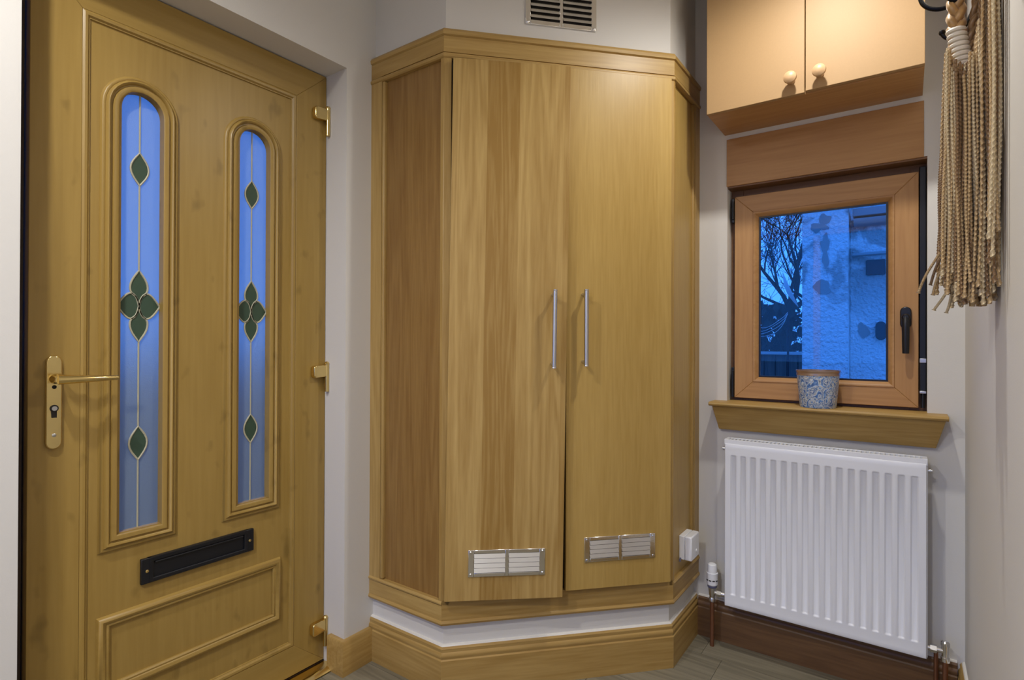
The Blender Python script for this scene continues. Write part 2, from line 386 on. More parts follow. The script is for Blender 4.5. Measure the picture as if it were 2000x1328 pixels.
# panel with two arched openings (built as strips around the glass)
GX = -.136                                    # glass plane
panes = [dict(y=-1.5655, hw=.0545, top=1.815, bot=.634, my=-1.5745), dict(y=-1.2475, hw=.0535, top=1.815, bot=.632, my=-1.2575)]
def arch(yc, hw, bot, top, n=14):
    c = top-hw; pts = [(yc-hw, bot), (yc-hw, c)]
    pts += [(yc-hw*math.cos(math.pi*i/n), c+hw*math.sin(math.pi*i/n)) for i in range(1, n)]
    return pts+[(yc+hw, c), (yc+hw, bot)]
def panel_sheet(x0, x1):
    mb = MB()
    ys = [iy0]+sum([[p['y']-p['hw'], p['y']+p['hw']] for p in panes], [])+[iy1]
    B = .634
    mb.box(x0, x1, iy0, iy1, iz0, B)
    for i in (0, 2, 4): mb.box(x0, x1, ys[i], ys[i+1], B, iz1)
    for p in panes:
        ar = arch(p['y'], p['hw'], B, p['top'])[1:-1]
        poly = ar+[(p['y']+p['hw'], iz1), (p['y']-p['hw'], iz1)]
        mid = len(ar)//2
        L_ = ar[:mid+1]+[(p['y'], iz1), (p['y']-p['hw'], iz1)]; R_ = ar[mid:]+[(p['y']+p['hw'], iz1), (p['y'], iz1)]
        for q in (L_, R_): mb.extrude(q, x0, x1, lambda a, b, h: (h, a, b))
    return mb
panel_sheet(-.150, PX).build('door_panel', M['upvc'], door, smooth=0)
leafshape = lambda yc, zc, hw, hh, n=8: [(yc+hw*math.sin(math.pi*i/n)**1.05, zc-hh+2*hh*i/n) for i in range(n+1)]+[(yc-hw*math.sin(math.pi*i/n)**1.05, zc+hh-2*hh*i/n) for i in range(1, n)]
def sideleaf(yc, zc, sgn, L=.0515, H=.0345, n=14):     # teardrop pointing outward
    up = [(yc+sgn*L*(i/n), zc+H*(math.sin(math.pi*(i/n)**.72))**.9) for i in range(n+1)]
    return up+[(a, 2*zc-b) for a, b in reversed(up[1:-1])]
def petal(yc, zc, sgn, hw=.0215, hh=.0475, L=.0515, H=.0345, n=12):     # upright petal tucked between the side leaves
    pts = []
    for i in range(n+1):
        z = 2*hh*i/n+.0025; w = hw*math.sin(math.pi*min(1, i/n))**1.05
        if z < H: w = min(max(w, .0205), L*(math.asin(min(1, (z/H)**(1/.9)))/math.pi)**(1/.72))
        pts.append((w if i < n else 0, z))
    return [(yc+w, zc+sgn*z) for w, z in pts]+[(yc-w, zc+sgn*z) for w, z in reversed(pts[:-1])]
for p in panes:
    MB().extrude(arch(p['y'], p['hw']+.006, .634-.006, p['top']+.006), GX-.004, GX, lambda a, b, h: (h, a, b)).build('pane', M['frost'], door, smooth=0)
    ring = arch(p['my'], .0535, .634-.002, 1.8085)
    sec = [(0,-.018),(0,.009),(.003,.0115),(.012,.0115),(.015,.006),(.018,.006),(.020,.013),(.024,.015),(.028,.012),(.030,.006),(.033,.008),(.037,.007),(.0415,-.001),(.0415,-.004)]
    MB().sweep(list(reversed(ring)), [(d, h) for d, h in sec], DP, closed=True).build('arched_moulding', M['upvc'], door, smooth=50)
    yc = p['y']-.006
    fnG = lambda a, b, h: (GX+h, a, b)
    zc = 1.2345
    leaves = [leafshape(yc, 1.6075, .022, .0445), leafshape(yc, .862, .022, .0455), petal(yc, zc, 1), petal(yc, zc, -1),
              sideleaf(yc, zc, 1), sideleaf(yc, zc, -1)]
    for lf in leaves:
        g = MB().extrude(lf, .0002, .0016, fnG).build('green_leaf', M['green'], door, smooth=0)
        MB().tube([fnG(a, b, .0018) for a, b in lf]+[fnG(*lf[0], .0018)], .0026, 6, cap=False).build('lead_outline', M['lead'], g)
    for z0, z1 in ((1.651, p['top']), (1.333, 1.563), (.9075, 1.136), (.634, .8165)):
        MB().tube([fnG(yc, z0, .0012), fnG(yc, z1, .0012)], .0024, 6).build('lead_strip', M['lead'], door)
# lower raised moulding
sec2 = [(0,-.003),(0,.006),(.004,.009),(.009,.007),(.012,.011),(.018,.014),(.024,.011),(.027,.005),(.031,-.003)]
MB().sweep([(-1.640,.250),(-1.640,.3985),(-1.187,.3985),(-1.187,.250)], [(-d+.0, h) if False else (d, h) for d, h in sec2], DP, closed=True).build('lower_moulding', M['upvch'], door, smooth=50) if False else \
MB().sweep([(-1.187,.2485),(-1.187,.3975),(-1.641,.3975),(-1.641,.2485)], sec2, DP, closed=True).build('lower_moulding', M['upvch'], door, smooth=50)
# letter box
ly0, ly1, lz0, lz1 = -1.5715, -1.2545, .480, .549
lb = MB().sweep([(ly1-.03,lz0+.012),(ly1-.03,lz1-.012),(ly0+.03,lz1-.012),(ly0+.03,lz0+.012)], [(0,0),(0,.010),(.003,.012),(.010,.012),(.012,.009),(.012,0)], DP, closed=True).build('letter_box', M['black'], door)
tag(lb, 'black letter box frame')
for a, b in ((ly0, ly0+.028), (ly1-.028, ly1)):
    MB().box(PX, PX+.011, a, b, lz0, lz1).build('end_plate', M['black'], lb, bevel=.002)
    yc = (a+b)/2; s_ = MB().lathe([(.0042,0),(.0042,.0015),(.0025,.0025)], (PX+.011, yc, (lz0+lz1)/2), 'X', 12).build('screw', M['brass'], lb)
MB().box(PX, PX+.005, ly0+.028, ly1-.028, lz0+.010, lz1-.010).build('flap', M['black'], lb, bevel=.001)
MB().tube([(PX+.008, ly0+.035, lz1-.016), (PX+.008, ly1-.035, lz1-.016)], .003, 8).build('hinge_rod', M['black'], lb)
# handle
hy = -1.7635
def capsule(y0, z0, z1, hw, n=10):
    pts = [(y0+hw*math.cos(math.pi*i/n), z1-hw+hw*math.sin(math.pi*i/n)) for i in range(n+1)]
    return pts+[(y0-hw*math.cos(math.pi*i/n), z0+hw-hw*math.sin(math.pi*i/n)) for i in range(n+1)]
hp = MB().extrude(capsule(hy, .878, 1.104, .0158), SX, SX+.009, lambda a, b, h: (h, a, b)).build('handle_plate', M['brass'], door, bevel=.0025)
tag(hp, 'polished brass backplate')
MB().lathe([(.0115,0),(.0115,.012),(.009,.016),(.009,.042),(.010,.046)], (SX+.008, hy, 1.0478), 'X', 20).build('lever_neck', M['brass'], hp)
def leverpts():
    pts = []; rs = []
    for i in range(13):
        t = i/12; pts.append((SX+.050+.004*math.sin(t*3), hy-.004+t*.122, 1.0478-.001*t)); rs.append(.0120-.0065*t)
    return pts, rs
lp, lr = leverpts(); MB().tube(lp, lr, 14).build('lever', M['brass'], hp)
key = [(hy+.0085*math.cos(a), .972+.0085*math.sin(a)) for a in [rad(-60+300/14*i) for i in range(15)]]
key = [(hy+.0087*math.cos(rad(t)), .9765+.0087*math.sin(rad(t))) for t in range(-55, 236, 20)]+[(hy-.005, .954), (hy+.005, .954)]
MB().extrude(key, SX+.009, SX+.0105, lambda a, b, h: (h, a, b)).build('key_cylinder', M['dark'], hp)
MB().lathe([(.0055,0),(.0055,.003)], (SX+.0100, hy, .9765), 'X', 14).build('cylinder_plug', M['steel'], hp)
for z in (1.028, .912): MB().lathe([(.0046,0),(.0046,.001),(.003,.002)], (SX+.009, hy, z), 'X', 12).build('screw', M['blackm'] if z > 1 else M['steel'], hp)
# hinges
for zc in (1.937, 1.036, .143):
    arm = [(-1.052, zc-.017), (-1.052, zc+.014), (-1.046, zc+.020), (-.990, zc+.022), (-.990, zc-.019), (-1.046, zc-.023)]
    h = MB().extrude(arm, SX, SX+.022, lambda a, b, hh: (hh, a, b)).build('hinge', M['brass'], door, bevel=.006, segs=3)
    tag(h, 'brass flag hinge')
    MB().cyl((SX+.017, -.9985, zc-.072), (SX+.017, -.9985, zc+.024), .0075).build('barrel', M['brass'], h)
    MB().lathe([(.0075,0),(.009,.003),(.006,.008),(.002,.010)], (SX+.017, -.9985, zc+.024), 'Z', 16).build('finial', M['brass'], h)
    MB().box(SX+.0, SX+.016, -.9965, -.9925, zc-.068, zc-.020).build('flag', M['brass'], h, bevel=.001)
# threshold
th = MB().sweep([(LY1, 0), (LY0, 0)], [(-.105,0),(-.105,.012),(-.085,.014),(-.060,.012),(-.048,.003),(-.048,0)], lambda a, b, h: (b, a, h)).build('threshold', M['brass'], door)
tag(th, 'brass threshold strip under the door')

# ------------------------------------------------------------------ corner cupboard
V1 = Vector((B_, -A_)); V2 = Vector((C_, -E_)); T = (V2-V1).normalized(); Nn = Vector((T.y, -T.x)); LEN = (V2-V1).length
PHI = math.atan2(T.y, T.x)
cup = thing('corner_cupboard', (B_, -A_, 0), 'tall built-in oak cupboard with angled front and two flat doors', 'cupboard')
def swp(name, prof, mat, path=inner, parent=cup, **k): return MB().sweep(path, prof, XY).build(name, mat, parent, **k)
OM = [M['oakh'], M['oakd'], M['oaky']]
sweep_boards('cornice', inner, [(0,2.0825),(.018,2.0825),(.018,2.134),(.0160,2.1355),(.022,2.139),(.0235,2.149),(.018,2.1587),(0,2.1587)], OM, cup)
sweep_boards('upper_bead', inner, [(0,2.0635),(.017,2.0635),(.0215,2.067),(.0225,2.073),(.020,2.0785),(.014,2.0795),(.014,2.0825),(0,2.0825)], OM, cup)
LR = [(0,.2233),(.020,.2233),(.0225,.230),(.020,.2365),(.018,.238),(.018,.287),(0,.287)]
LRF = LR[:5]+[(.018,.306),(0,.306)]
sweep_boards('lower_rail', inner, None, OM, cup, [LR, LRF, LR])
LB = [(0,.287),(.014,.287),(.014,.2895),(.021,.2905),(.0225,.296),(.018,.302),(0,.302)]
ip = [Vector(p) for p in inner]
sweep_boards('lower_bead', inner, None, OM, cup, [LB, None, LB])
# left face: stile at the wall, bead, recessed panel
yi = -A_+INS
MB().box(0, .055, yi, -A_, .287, 2.0816).build('stile', M['oakv'], cup)
MB().sweep([(.055, yi), (.070, yi)], [(0,.302),(.019,.302),(.019,2.0635),(0,2.0635)], XY).build('vertical_bead', M['oakv'], cup, bevel=.006, segs=3)
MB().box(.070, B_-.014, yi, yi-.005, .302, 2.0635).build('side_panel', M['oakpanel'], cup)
# corner posts
def post(V, pa, pb, la, lb):        # footprint either side of a corner
    Vi = pa['i']; return None
def corner_post(V, Vi, d0, d1, l0, l1):
    a = V-d0*l0; b = V+d1*l1; n0 = Vector((d0.y, -d0.x))*INS; n1 = Vector((d1.y, -d1.x))*INS
    MB().prism([tuple(a-n0), tuple(a), tuple(V), tuple(b), tuple(b-n1), tuple(Vi)], .287, 2.0635).build('corner_post', M['oakv'], cup, bevel=.002)
corner_post(V1, ip[1], Vector((1,0)), T, .014, .026)
corner_post(V2, ip[2], T, Vector((0,1)), .016, .012)
# right face
xi = C_-INS
MB().box(xi, C_, -.055, 0, .287, 2.0816).build('stile', M['oakv'], cup)
MB().box(xi, C_-.002, -.070, -.055, .302, 2.0635).build('vertical_bead', M['oakv'], cup, bevel=.004)
MB().box(xi, xi+.007, -E_+.012, -.070, .302, 2.0635).build('side_panel', M['oakdoor2'], cup)
# dark sheet, coloured as the shaded inside behind the doors (local frame: x along the front, y into the cupboard)
def place(o, parent=cup):
    o.location = (0,0,0); o.rotation_euler = (0,0,PHI); return o
place(MB().box(.026, LEN-.016, INS-.004, INS, .287, 2.0635).build('dark_interior_sheet', M['dark'], cup, local=True))
def grille(parent, s0, s1, z0, z1, yf, name_mat):
    """louvred metal vent plate in door-local coords; yf(s,z) front face y"""
    y = yf
    m = (s0+s1)/2; b = .019; c = .006
    mb = MB()
    for a0, a1 in ((s0, s0+b), (m-c, m+c), (s1-b, s1)): mb.box(a0, a1, y-.0045, y, z0, z1)
    for a0, a1 in ((z0, z0+.012), (z1-.012, z1)): mb.box(s0+b, m-c, y-.0045, y, a0, a1).box(m+c, s1-b, y-.0045, y, a0, a1)
    pl = mb.build('vent_plate', name_mat, parent, bevel=.0015, local=True); tag(pl, 'shiny louvred metal vent')
    n = 4; hgt = (z1-z0-.024)/n
    mb = MB().box(s0+b, s1-b, y-.0012, y-.0008, z0+.012, z1-.012); mb.build('vent_backing', M['dark'], parent, local=True)
    for a0, a1 in ((s0+b, m-c), (m+c, s1-b)):
        for i in range(n):
            zb = z0+.012+i*hgt
            MB().hexa([(a0,y-.0075,zb+.002),(a1,y-.0075,zb+.002),(a1,y-.0025,zb+hgt-.001),(a0,y-.0025,zb+hgt-.001)],
                      [(a0,y-.0062,zb+.002),(a1,y-.0062,zb+.002),(a1,y-.0012,zb+hgt-.001),(a0,y-.0012,zb+hgt-.001)]).build('louvre', name_mat, parent, local=True, smooth=0)
    for a in (s0+.008, s1-.008):
        for z in (z0+.008, z1-.008):
            MB().lathe([(.0042,0),(.0042,.001),(.0025,.0022)], (a, y-.0045, z), '-Y', 12).build('screw', name_mat, parent, local=True)
def bar_handle(parent, s, z0, z1, y):
    mb = MB().cyl((s, y-.038, z0), (s, y-.038, z1), .0074, n=18)
    for z in (z0+.010, z1-.010): mb.cyl((s, y, z), (s, y-.038, z), .0055, n=14)
    h = mb.build('handle', M['steel'], parent, local=True); tag(h, 'brushed steel bar handle')
    for z, s_ in ((z0, -1), (z1, 1)):
        MB().lathe([(.0074,0),(.0079,.001),(.0079,.004),(.005,.005)] if s_ > 0 else [(.005,-.005),(.0079,-.004),(.0079,-.001),(.0074,0)], (s, y-.038, z), 'Z', 16).build('end_cap', M['chrome'], parent, local=True)
# right door, closed
TH = .018
d2 = MB().box(.4095, .7885, -.021, -.003, .3105, 2.0605).build('door', M['oakdoor2'], cup, bevel=.0012, local=True); place(d2)
bar_handle(d2, .4670, 1.066, 1.311, -.021)
grille(d2, .4745, .7285, .402, .4855, -.021, M['chrome'])
# left door: hinged on the left, standing a little open and sagging; modelled flat, then turned
W1, H1 = .386, 1.745
d1 = MB().box(0, W1, -.018, 0, 0, H1).build('door', M['oakdoor1'], cup, bevel=.0012, local=True)
tag(d1, 'oak door standing slightly ajar')
swing, sag = rad(4.2), rad(.75)
Rl = Matrix.Rotation(PHI, 4, 'Z')
d1.matrix_local = Rl @ Matrix.Translation((.0075, -.004, .3095)) @ Matrix.Rotation(-swing, 4, 'Z') @ Matrix.Rotation(sag, 4, 'Y')
bar_handle(d1, .337, 1.065-.309, 1.309-.309, -.018)
grille(d1, .075, .325, .078, .164, -.018, M['chrome'])

# wall vent above the cupboard
vr = thing('wall_vent', (V1.x, V1.y, 2.2), 'chrome louvred vent on the white wall above the cupboard', 'vent')
vr.rotation_euler = (0, 0, PHI)
def bigvent():
    s0, s1, z0, z1, y = .274, .524, .012, .200, INS
    m = (s0+s1)/2; b = .018; c = .006
    mb = MB()
    for a0, a1 in ((s0, s0+b), (m-c, m+c), (s1-b, s1)): mb.box(a0, a1, y-.006, y, z0, z1)
    for a0, a1 in ((z0, z0+.016), (z1-.016, z1)): mb.box(s0+b, m-c, y-.006, y, a0, a1).box(m+c, s1-b, y-.006, y, a0, a1)
    mb.build('vent_plate', M['chrome'], vr, bevel=.0015, local=True)
    MB().box(s0+b, s1-b, y-.0012, y-.0004, z0+.016, z1-.016).build('vent_backing', M['dark'], vr, local=True)
    n = 8; hg = (z1-z0-.032)/n
    for a0, a1 in ((s0+b, m-c), (m+c, s1-b)):
        for i in range(n):
            zb = z0+.016+i*hg
            MB().hexa([(a0,y-.010,zb+.0055),(a1,y-.010,zb+.0055),(a1,y-.005,zb+hg),(a0,y-.005,zb+hg)],
                      [(a0,y-.008,zb+.0055),(a1,y-.008,zb+.0055),(a1,y-.003,zb+hg),(a0,y-.003,zb+hg)]).build('louvre', M['chrome'], vr, local=True, smooth=0)
    for a in (s0+.008, s1-.008):
        for z in (z0+.008, z1-.008):
            MB().lathe([(.0055,0),(.0055,.0015),(.003,.003)], (a, y-.006, z), '-Y', 12).build('screw', M['chrome'], vr, local=True)
bigvent()

# white outlet box on the cupboard's right side
jb = thing('cable_outlet', (C_, -.205, .35), 'small white plastic cable outlet box on the cupboard side', 'outlet box')
MB().box(xi+.007, C_+.010, -.205, -.115, .350, .436).build('back_box', M['whitep'], jb, bevel=.002)
fp = MB().box(C_+.0105, C_+.036, -.205, -.115, .349, .436).build('cover', M['whitep'], jb, bevel=.004)
MB().lathe([(.006,0),(.006,.001),(.004,.003)], (C_+.036, -.150, .375), 'X', 14).build('screw_cap', M['whitep'], fp)
MB().tube([(C_-.004,-.204,.354),(C_-.004,-.212,.352),(C_-.004,-.214,.345)], .003, 8).build('cable_stub', M['greyp'], jb)

# ------------------------------------------------------------------ wall cabinet over the window
cx0, cx1, cyf, cz0, cz1 = 1.0024, 1.6168, -.2408, 1.942, 2.50
cab = thing('wall_cabinet', (1.31, -.12, cz0), 'tan two-door wall cabinet with round wooden knobs above the window', 'cabinet')
mb = MB().box(cx0+.001, cx0+.018, cyf+.018, 0, cz0, cz1).box(cx1-.018, cx1-.001, cyf+.018, 0, cz0, cz1).box(cx0+.018, cx1-.018, cyf+.018, 0, cz1-.018, cz1).box(cx0+.018, cx1-.018, -.008, 0, cz0+.018, cz1-.018)
mb.build('body', M['mdf'], cab)
MB().box(cx0+.018, cx1-.018, cyf+.018, 0, cz0, cz0+.018).build('bottom_board', M['winh'], cab)
MB().box(cx0+.001, cx1-.001, cyf+.018, 0, cz0-.003, cz0).build('bottom_lining', M['winh'], cab)
for a, b, kx in ((cx0, 1.3085, 1.2712), (1.3112, cx1, 1.3525)):
    dz = cz0-.003+(.004 if a > 1.2 else 0)
    d = MB().box(a, b, cyf, cyf+.0175, dz, cz1).build('door', M['mdf'], cab, bevel=.0015)
    MB().lathe([(.011,0),(.011,.004),(.0085,.009),(.009,.014),(.016,.020),(.0195,.028),(.0185,.036),(.012,.041),(.004,.043)], (kx, cyf, 1.9855), '-Y', 24).build('knob', M['knob'], d)

# ------------------------------------------------------------------ window
win = thing('window_1', (1.32, .05, .92), 'small orange-brown wooden window over the radiator', 'window', kind='structure')
MB().box(WX0-.002, WX1-.009, -.004, .012, WZ1-.002, 1.921).build('lintel_panel', M['winh'], win, bevel=.001)
MB().box(WX0, WX1, .001, .075, WZ1-.008, WZ1).build('soffit_lining', M['winframe'], win)
# fixed frame
fy0, fy1 = .062, .135
for nm, bx_ in (('frame_jamb', (WX0, WX0+.045, .905, WZ1)), ('frame_jamb', (WX1-.045, WX1, .905, WZ1)), ('frame_head', (WX0+.045, WX1-.045, WZ1-.06, WZ1)), ('frame_sill', (WX0+.045, WX1-.045, .905, .95))):
    MB().box(bx_[0], bx_[1], fy0, fy1, bx_[2], bx_[3]).build(nm, M['winframe'], win, bevel=.001)
# sash
ox0, ox1, qz0, qz1 = 1.031, 1.6065, .930, 1.705
gx0, gx1, gz0, gz1 = 1.117, 1.5225, 1.012, 1.6195
sy0, sy1 = .036, .060
rx_0, rx_1, rz_0, rz_1 = gx0-.018, gx1+.018, gz0-.018, gz1+.018
for q, g in ((((ox0,qz0),(rx_0,rz_0),(rx_0,rz_1),(ox0,qz1)), 'v'), (((rx_1,rz_0),(ox1,qz0),(ox1,qz1),(rx_1,rz_1)), 'v'), (((ox0,qz1),(rx_0,rz_1),(rx_1,rz_1),(ox1,qz1)), 'h'), (((ox0,qz0),(ox1,qz0),(rx_1,rz_0),(rx_0,rz_0)), 'h')):
    MB().hexa([(a,sy0,b) for a, b in q], [(a,sy1+.04,b) for a, b in q]).build('sash_rail', M['winv'] if g == 'v' else M['winh'], win, bevel=.0018)
MB().sweep([(gx0,gz0),(gx1,gz0),(gx1,gz1),(gx0,gz1)], [(0,.056),(0,.052),(.004,.044),(.010,.038),(.015,.0335),(.018,.0335),(.0195,.0355),(.0195,.060),(0,.060)], lambda a, b, h: (a, h, b), closed=True).build('glazing_bead', M['winh'], win, smooth=50)
MB().sweep([(gx0,gz0),(gx1,gz0),(gx1,gz1),(gx0,gz1)], [(-.005,.056),(-.005,.050),(.001,.050),(.001,.056)], lambda a, b, h: (a, h, b), closed=True).build('gasket', M['black'], win)
MB().box(gx0, gx1, .056, .060, gz0, gz1).build('pane', M['glass'], win, smooth=0)
# black hinge side pieces and lock rod
for z0, z1 in ((1.607, 1.701), (.930, 1.046)):
    h = MB().box(1.0195, 1.0300, .036, .062, z0, z1).build('hinge', M['black'], win, bevel=.002)
    MB().cyl((1.0248, .034, z0+.012), (1.0248, .034, z1-.012), .005, n=12).build('hinge_pin', M['black'], h)
MB().box(1.6085, WX1-.002, .044, .062, 1.09, WZ1-.02).build('lock_rail', M['black'], win, bevel=.002)
k = MB().box(1.6085, WX1-.001, .030, .062, .985, 1.088).build('corner_keep', M['black'], win, bevel=.003)
MB().box(1.609, WX1-.002, .028, .036, 1.078, 1.092).build('keep_plate', M['steel'], k, bevel=.001)
MB().box(1.609, WX1-.002, .028, .036, .978, .986).build('keep_plate', M['steel'], k, bevel=.001)
MB().cyl((1.618, .045, .93), (1.618, .045, .980), .006, n=12).build('keep_pin', M['black'], k)
# handle
hx, hz = 1.5722, 1.226
hb = MB().extrude(capsule(hx, hz-.036, hz+.036, .0155), sy0, sy0-.011, lambda a, b, h: (a, h, b)).build('handle_rose', M['black'], win, bevel=.003)
tag(hb, 'black tilt-and-turn handle')
MB().lathe([(.0125,0),(.0125,.018),(.011,.026),(.007,.030)], (hx, sy0-.010, hz), '-Y', 18).build('handle_neck', M['black'], hb)
MB().tube([(hx, sy0-.030, hz+.006), (hx, sy0-.034, hz-.010), (hx, sy0-.035, hz-.04), (hx, sy0-.034, hz-.08), (hx, sy0-.032, hz-.118)], [.0085,.0105,.0108,.0105,.0095], 14).build('lever', M['black'], hb)
# sill board and sloped apron
sl = MB().sweep([(.966, 0), (1.6795, 0)], [(-.062,.9035),(.078,.9035),(.0835,.906),(.086,.911),(.0835,.9165),(.078,.919),(-.062,.919)], XY).build('sill_board', M['oakh'], win, bevel=.0015)
ap = [(.976, -.072, .9035), (1.6725, -.072, .9035), (1.650, -.020, .811), (.988, -.020, .811)]
bk = [(.976, 0, .9035), (1.6725, 0, .9035), (1.650, 0, .811), (.988, 0, .811)]
MB().hexa(ap, bk).build('sill_apron', M['oakh'], win, bevel=.0015)

# ------------------------------------------------------------------ pot on the sill
def potmat():
    m, nt, b = newmat('blue_scrolled_print'); N = nt.nodes.new; L = nt.links
    tc = N('ShaderNodeTexCoord')
    n1 = N('ShaderNodeTexNoise'); n1.inputs['Scale'].default_value = 34; n1.inputs['Detail'].default_value = 1.5; n1.inputs['Distortion'].default_value = 2.4
    L.new(tc.outputs['Object'], n1.inputs['Vector'])
    r1 = N('ShaderNodeValToRGB'); r1.color_ramp.interpolation = 'LINEAR'; e = r1.color_ramp.elements
    e[0].position = .33; e[0].color = srgb(70,105,165); e[1].position = .42; e[1].color = srgb(120,160,212)
    for p_, c_ in ((.455, srgb(214,220,226)), (.49, srgb(220,222,220)), (.50, srgb(84,92,112)), (.525, srgb(214,216,212)), (.57, srgb(120,150,190)), (.60, srgb(52,84,148)), (.64, srgb(205,214,222)), (.70, srgb(60,90,150))):
        x = e.new(p_); x.color = c_
    L.new(n1.outputs['Fac'], r1.inputs[0]); L.new(r1.outputs[0], b.inputs['Base Color'])
    b.inputs['Roughness'].default_value = .28
    return m
pot = thing('plant_pot', (1.3235, -.0285, .919), 'blue and white floral patterned tin pot on the window sill', 'pot')
pc = (1.3235, -.0285, .919)
MB().lathe([(.050,0),(.0545,.0),(.0555,.003),(.0565,.006),(.0660,.113),(.0630,.113),(.0540,.008),(.001,.006)], pc, 'Z', 40).build('body', potmat(), pot)
MB().lathe([(.0655,.110),(.0675,.112),(.0668,.117),(.0675,.122),(.0690,.125),(.0690,.128),(.0655,.128),(.0650,.112)], pc, 'Z', 40, cap=False).build('rim', plain('worn_gold_rim', srgb(176,150,130), .25, .6), pot)

# ------------------------------------------------------------------ radiator
rx0, rx1, rz0, rz1, ry = 1.0285, 1.6262, .174, .7745, -.1
rad_ = thing('radiator', (1.327, -.07, 0), 'white single panel radiator under the window', 'radiator')
def rad_front():
    NCH = 17; x_first = rx0+.0315; pitch = (rx1-.0315-x_first)/(NCH-1)
    xs = [rx0, rx0+.003]
    def fx(x):
        k = round((x-x_first)/pitch); k = min(max(k, 0), NCH-1); d = abs(x-(x_first+k*pitch))
        return 1 if d < .0062 else (0 if d > .0105 else (.0105-d)/.0043)
    for k in range(NCH):
        c = x_first+k*pitch; xs += [c-.0106, c-.0095, c-.0071, c-.0061, c+.0061, c+.0071, c+.0095, c+.0106]
    xs += [rx1-.003, rx1]; xs = sorted(xs)
    zs = [rz0+.0, rz0+.004, rz0+.012, rz0+.020, .218, .2205, .2225, .2245, .2265, .45, .7255, .7275, .7295, .731, .7335, rz1-.020, rz1-.010, rz1-.004, rz1]
    def fz(z):
        if z <= .2205 or z >= .731: return 0
        if z < .2265: return (z-.2205)/.0060
        if z > .7255: return (.7310-z)/.0055
        return 1
    def yy(x, z):
        edge = min(x-rx0, rx1-x, z-rz0, rz1-z); e = 0
        if edge < .0005: e = .010
        elif edge < .0045: e = .0022
        # slightly stepped border
        s_ = .0 if min(z-rz0, x-rx0, rx1-x) > .014 else .0015
        return ry+.0045*fx(x)*max(0, min(1, fz(z)))+e+ (0.0015-s_)
    nx, nz = len(xs), len(zs)
    vs = [(x, yy(x, z), z) for z in zs for x in xs]
    fs = [(j*nx+i, j*nx+i+1, (j+1)*nx+i+1, (j+1)*nx+i) for j in range(nz-1) for i in range(nx-1)]
    mb = MB().add(vs, fs)
    mb.box(rx0+.004, rx1-.004, -.086, -.078, rz0+.006, rz1-.006)
    return mb.build('front_panel', M['white'], rad_, smooth=40)
rad_front()
# top grille: frame with slots
gt = .7865
mb = MB().box(rx0-.001, rx1+.001, -.0955, -.0905, gt-.020, gt).box(rx0-.001, rx1+.001, -.0495, -.044, gt-.020, gt).box(rx0-.001, rx0+.012, -.0905, -.0495, gt-.020, gt).box(rx1-.012, rx1+.001, -.0905, -.0495, gt-.020, gt)
gr = mb.build('top_grille', M['white'], rad_, bevel=.001)
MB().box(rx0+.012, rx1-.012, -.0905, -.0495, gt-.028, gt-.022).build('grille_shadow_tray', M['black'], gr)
n = 44
bar = MB().box(0, .0048, -.0205, .0205, -.003, 0).mesh('bar', M['white'])
for i in range(n):
    o = bpy.data.objects.new('bar', bar); COL.objects.link(o); o.parent = gr
    o.location = Vector((rx0+.012+(rx1-rx0-.024)*(i+.5)/n-.003, -.070, gt-.001))-wpos(gr)
for a, b in ((rx0-.0015, rx0+.0015), (rx1-.0015, rx1+.0015)):
    MB().box(a, b, -.088, -.044, rz0+.004, gt-.004).build('side_panel', M['white'], rad_, bevel=.001)
MB().box(rx0+.004, rx1-.004, -.056, -.050, rz0+.01, rz1).build('convector', M['white'], rad_)
for x in (rx0+.12, rx1-.12):
    MB().box(x-.015, x+.015, -.050, -.0005, .25, .70).build('wall_bracket', M['white'], rad_, bevel=.002)
# bleed plugs
MB().lathe([(.007,0),(.007,.008),(.0045,.009),(.0045,.012)], (rx1+.001, -.072, .748), 'X', 12).build('bleed_plug', M['steel'], rad_)
MB().lathe([(.007,0),(.007,.008),(.0045,.009),(.0045,.012)], (rx0-.001, -.072, .748), '-X', 12).build('bleed_plug', M['steel'], rad_)
# thermostatic valve, left
tx, ty = .978, -.070
vb = MB().lathe([(.0075,.165),(.011,.168),(.011,.180),(.009,.183),(.010,.190),(.0125,.196),(.0135,.212),(.0155,.222)], (tx, ty, 0), 'Z', 20).build('valve_body', M['steel'], rad_)
MB().cyl((tx, ty, .203), (rx0+.002, ty, .203), .0085, n=16).build('valve_tail', M['chrome'], vb)
MB().tube([(tx+.018, ty, .203), (tx+.034, ty, .203)], .0125, 6).build('union_nut', M['chrome'], vb)
MB().lathe([(.0150,.220),(.0172,.223),(.0172,.229)], (tx, ty, 0), 'Z', 24).build('valve_collar', M['greyp'], vb)
hd = MB().lathe([(.0165,.229),(.0200,.233),(.0208,.270),(.0212,.276),(.0200,.277)], (tx, ty, 0), 'Z', 28).build('thermostat_head', M['whitep'], rad_)
n_ = 28
capm = MB(); ring = []
for z, r in ((.276,.0182),(.300,.0174),(.306,.0160),(.309,.0120)): ring.append((r, z))
capm.lathe(ring, (tx, ty, 0), 'Z', 28); capm.build('dial', M['whitep'], hd)
for a in (-130, -95, -60, -25):
    ca, sa = math.cos(rad(a)), math.sin(rad(a)); r = .0200
    p = Vector((tx+r*ca, ty+r*sa, .250)); t = Vector((-sa, ca, 0))*.0045; nn = Vector((ca, sa, 0))*.0016; u = Vector((0,0,.0018))
    MB().hexa([p-t-u+nn, p+t-u+nn, p+t+u+nn, p-t+u+nn], [p-t-u-nn, p+t-u-nn, p+t+u-nn, p-t+u-nn]).build('slot', M['dark'], hd)
MB().tube([(tx, ty, 0), (tx, ty, .168)], .0075, 14).build('pipe', M['copper'], rad_)
